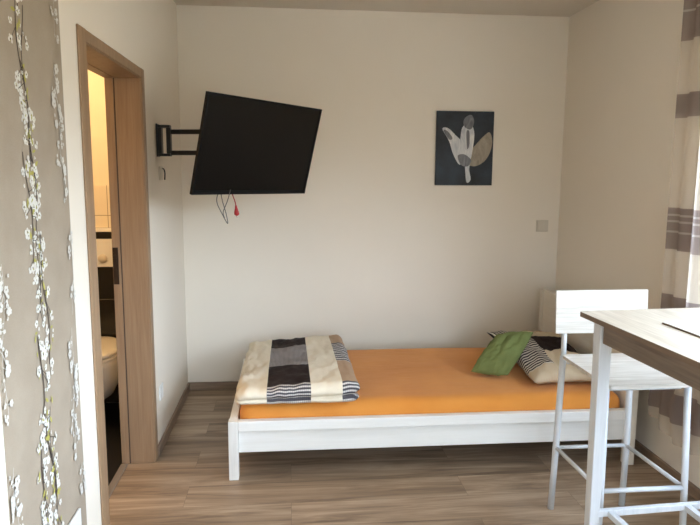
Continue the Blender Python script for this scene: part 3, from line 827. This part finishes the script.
# ------------------------------------------------------------------ bar stool
st = thing('bar_stool', 'white metal bar stool with whitewashed wooden seat and back', 'bar stool', (1.31, 2.345, 0))
def st_tube(name, pts, r, parent=st):
    bm = B(); tube(bm, [(p[0]-1.31, p[1]-2.345, p[2]) for p in pts], r, 14); return obj(name, bm, M['whitemetal'], parent, True)
XA, XB = 1.150, 1.472     # left and right legs
YBK, YFR = 2.535, 2.150
for X, dx in ((XA, 1), (XB, -1)):
    bm = B(); tube(bm, [(X-.004*dx-1.31, YBK+.012-2.345, .0008), (X-1.31, YBK-2.345, .30), (X+.008*dx-1.31, YBK-.001-2.345, .655), (X+.013*dx-1.31, YBK+.004-2.345, .700)], .0140, 14)
    obj('leg', bm, M['whitemetal'], st, True)
    bm = B(); tube(bm, [(X+.013*dx-1.31, YBK+.004-2.345, .7005), (X+.018*dx-1.31, YBK+.018-2.345, .79), (X+.018*dx-1.31, YBK+.026-2.345, .93)], .0115, 14)
    obj('back_upright', bm, M['whitemetal'], st, True)
    bm = B(); fo = 0 if dx > 0 else .030; tube(bm, [(X+.006*dx+fo-1.31, YFR-.012-2.345, .0008), (X+.010*dx+fo-1.31, YFR-2.345, .30), (X+.016*dx+fo-1.31, YFR+.02-2.345, .694)], .0125, 14)
    obj('leg', bm, M['whitemetal'], st, True)
z = .29
st_tube('footrest_bar', [(XA+.01, YBK, z), (XB-.01, YBK, z)], .0085)
st_tube('footrest_bar', [(XA+.014, YFR, z), (XB+.016, YFR, z)], .0095)
st_tube('footrest_bar', [(XA+.001, YBK-.008, z), (XA+.010, YFR+.008, z)], .0085)
st_tube('footrest_bar', [(XB-.001, YBK-.008, z), (XB+.018, YFR+.008, z)], .0085)
for y in (YFR+.02, YBK-.03): st_tube('seat_frame_bar', [(XA+.016, y, .684), (XB-.016, y, .684)], .009)
bm = B()
m4 = Matrix.Identity(4)
# seat: rounded rectangle board
def rrect(x0, x1, y0, y1, r, n=6):
    P = []
    for cx, cy, a in ((x1-r, y1-r, 0), (x0+r, y1-r, 90), (x0+r, y0+r, 180), (x1-r, y0+r, 270)):
        for i in range(n+1):
            t = math.radians(a+90*i/n); P.append((cx+r*math.cos(t), cy+r*math.sin(t)))
    return P
prism(bm, rrect(-.168, .204, -.234, .168, .022), 'z', .701, .715)
obj('seat', bm, M['wash'], st)
bm = B()
# backrest: a board slightly curved and tilted
nx = 16; W2 = .203
top = []; rows = []
for k, (zz, yo) in enumerate(((.808, 0), (.985, .014))):
    pass
def backrest():
    bm = B(); V = {}
    zs = [.800+.182*i/6 for i in range(7)]
    for side in (0, 1):
        for i in range(nx+1):
            x = -W2+2*W2*i/nx + .016
            for j, zz in enumerate(zs):
                y = .190-.010*(1-(x/W2)**2)*0 + (zz-.8)*.08 + (.014 if side else 0)
                V[side, i, j] = bm.verts.new((x, y, zz))
    J = 6
    for i in range(nx):
        for j in range(J):
            bm.faces.new((V[0, i, j], V[0, i+1, j], V[0, i+1, j+1], V[0, i, j+1])); bm.faces.new((V[1, i, j], V[1, i, j+1], V[1, i+1, j+1], V[1, i+1, j]))
        bm.faces.new((V[0, i, 0], V[1, i, 0], V[1, i+1, 0], V[0, i+1, 0])); bm.faces.new((V[0, i, J], V[0, i+1, J], V[1, i+1, J], V[1, i, J]))
    for j in range(J):
        bm.faces.new((V[0, 0, j], V[0, 0, j+1], V[1, 0, j+1], V[1, 0, j])); bm.faces.new((V[0, nx, j], V[1, nx, j], V[1, nx, j+1], V[0, nx, j+1]))
    return obj('backrest', bm, M['wash'], st)
backrest()

# ------------------------------------------------------------------ bar table
tb = thing('bar_table', 'tall whitewashed wooden bar table in the right foreground', 'table', (1.0, 2.08, 0), math.radians(3.2))
TL, TWd = 1.25, .66      # length toward the camera, width
bm = B(); P = rrect(0, TWd, -TL, 0, .012, 4); prism(bm, P, 'z', .983, 1.0)
bm.normal_update()
for f in bm.faces:
    if abs(f.normal.z) < .5: f.material_index = 1
obj('tabletop', bm, [M['tabletop'], wood('tabletop_edge', (98, 80, 64), (128, 106, 86), 'y', .5)], tb)
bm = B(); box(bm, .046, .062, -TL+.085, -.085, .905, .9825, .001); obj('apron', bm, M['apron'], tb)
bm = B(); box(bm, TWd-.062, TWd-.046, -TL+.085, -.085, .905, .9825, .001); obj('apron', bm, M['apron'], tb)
apx = wood('apron_oak_x', (150, 132, 112), (190, 176, 156), 'x', .5, 14, 2.6)  # same apron oak, grain along x, without the painted shade
bm = B(); box(bm, .09, TWd-.09, -.052, -.034, .905, .9825, .001); obj('apron', bm, apx, tb)
bm = B(); box(bm, .09, TWd-.09, -TL+.034, -TL+.052, .905, .9825, .001); obj('apron', bm, apx, tb)
legm = wood('white_leg_wood', (196, 197, 198), (212, 213, 214), 'z', .45, 16, 2.4)
for (cx, sx) in ((.042, 1), (TWd-.042, -1)):
    for (cy, sy) in ((-.028, -1), (-TL+.028, 1)):
        bm = B(); lo = .034; hi = .046
        A = [(cx, cy), (cx+sx*hi, cy), (cx+sx*hi, cy+sy*hi), (cx, cy+sy*hi)]
        Bq = [(cx, cy), (cx+sx*lo, cy), (cx+sx*lo, cy+sy*lo), (cx, cy+sy*lo)]
        va = [bm.verts.new((p[0], p[1], .9827)) for p in A]; vb = [bm.verts.new((p[0]+sx*.012, p[1], .0006)) for p in Bq]
        bm.faces.new(va); bm.faces.new(vb)
        for i in range(4): bm.faces.new((va[i], va[(i+1) % 4], vb[(i+1) % 4], vb[i]))
        bmesh.ops.bevel(bm, geom=list(bm.edges), offset=.002, segments=1, affect='EDGES')
        obj('leg', bm, legm, tb)
zb = .262
def bar(name, x0, x1, y0, y1):
    bm = B(); box(bm, x0, x1, y0, y1, zb, zb+.022, .002); obj(name, bm, legm, tb)
bar('crossbar', .078, TWd-.078, -.066, -.044)
bar('crossbar', .078, TWd-.078, -TL+.044, -TL+.066)
bar('stretcher', .118, .142, -TL+.067, -.067)
bar('stretcher', .418, .442, -TL+.067, -.067)

pmx = thing('placemat', 'thin white placemat board with a brown rim on the bar table', 'placemat', (1.0, 2.08, 1.0005), math.radians(3.2))
bm = B(); prism(bm, rrect(.170, .60, -.70, -.205, .01, 4), 'z', 0, .003); obj('rim', bm, M['brown_edge'], pmx)
bm = B(); prism(bm, rrect(.173, .597, -.697, -.208, .008, 4), 'z', .0031, .005); obj('surface', bm, M['wash'], pmx)

# ------------------------------------------------------------------ curtain
def curtain():
    bm = B(); y0, y1 = 2.05, 2.846; n = 110; zs = [2.499, 2.3, 2.1, 1.9, 1.7, 1.5, 1.3, 1.1, .9, .75, .6, .5, .42, .36, .30, .26]
    V = []
    for z in zs:
        row = []
        for i in range(n+1):
            t = i/n; y = y0+(y1-y0)*t
            x = 1.788+.018*math.sin(y*52)+.009*math.sin(y*23+1.3)
            if z < .7:                 # bunched, flaring hem
                f = (.7-z)/.44
                x += .012*math.sin(y*31+z*9)*f
                y += (.045*math.exp(-((z-.34)/.12)**2)*f)*t
                x -= .05*math.exp(-((y-2.72)/.12)**2)*math.exp(-((z-.42)/.14)**2)*.5
            row.append(bm.verts.new((x, y, z + (.03*math.sin(y*9) if z < .3 else 0))))
        V.append(row)
    for a, b2 in zip(V[:-1], V[1:]):
        for i in range(n): bm.faces.new((a[i], a[i+1], b2[i+1], b2[i]))
    o = obj('curtain', bm, M['curtain'], None, True)
    tag(o, 'sheer cream curtain with grey-brown bands hanging at the right wall', 'curtain')
curtain()

# ------------------------------------------------------------------ light
sc = bpy.context.scene
w = bpy.data.worlds.new('daylight'); sc.world = w; w.use_nodes = True
nt = w.node_tree; bg = nt.nodes['Background']
tc = N(nt, 'ShaderNodeTexCoord'); sp = N(nt, 'ShaderNodeSeparateXYZ'); nt.links.new(tc.outputs['Generated'], sp.inputs[0])
mr = N(nt, 'ShaderNodeMapRange'); mr.inputs[1].default_value = -1; mr.inputs[2].default_value = 1
nt.links.new(sp.outputs[2], mr.inputs[0])
r = ramp(nt, [(.0, (.09, .085, .07, 1)), (.52, (.12, .12, .10, 1)), (.58, (.70, .87, 1.06, 1)), (1., (.74, .96, 1.28, 1))])
nt.links.new(mr.outputs[0], r.inputs[0]); nt.links.new(r.outputs[0], bg.inputs['Color'])
bg.inputs['Strength'].default_value = 27.

def portal(name, loc, rot, sx, sy):
    l = bpy.data.lights.new(name, 'AREA'); l.shape = 'RECTANGLE'; l.size = sx; l.size_y = sy
    l.cycles.is_portal = True
    o = bpy.data.objects.new(name, l); COL.objects.link(o); o.location = loc; o.rotation_euler = rot
portal('portal_right', (XR+.29, (WR[0]+WR[1])/2, (WR[2]+WR[3])/2), (0, PI/2, 0), WR[3]-WR[2], WR[1]-WR[0])
portal('portal_front', ((WF[0]+WF[1])/2, YF-.29, (WF[2]+WF[3])/2), (PI/2, 0, 0), WF[1]-WF[0], WF[3]-WF[2])

# warm ceiling lamp in the bathroom
l = bpy.data.lights.new('bathroom_lamp', 'POINT'); l.energy = 26; l.color = (1., .70, .38); l.shadow_soft_size = .10
o = bpy.data.objects.new('bathroom_lamp', l); COL.objects.link(o); o.location = (-1.45, 3.2, 2.3)

# ------------------------------------------------------------------ camera
cam = bpy.data.cameras.new('camera'); co = bpy.data.objects.new('camera', cam); COL.objects.link(co)
cam.sensor_width = 36.; cam.lens = 36.*636.09/700.; cam.clip_start = .02
Rv = Vector((0.99550785, -0.09445708, 0.00647883)); Uv = Vector((0.0068976, 0.14060284, 0.99004205)); Fv = Vector((0.09442742, 0.98554995, -0.14062275))
m = Matrix.Identity(4)
for i in range(3):
    m[i][0] = Rv[i]; m[i][1] = Uv[i]; m[i][2] = -Fv[i]
m[2][3] = 1.47272741
co.matrix_world = m
sc.camera = co
vs = sc.view_settings
vs.view_transform = 'Standard'; vs.look = 'None'; vs.gamma = 1.; vs.use_curve_mapping = False
vs.exposure = 0.
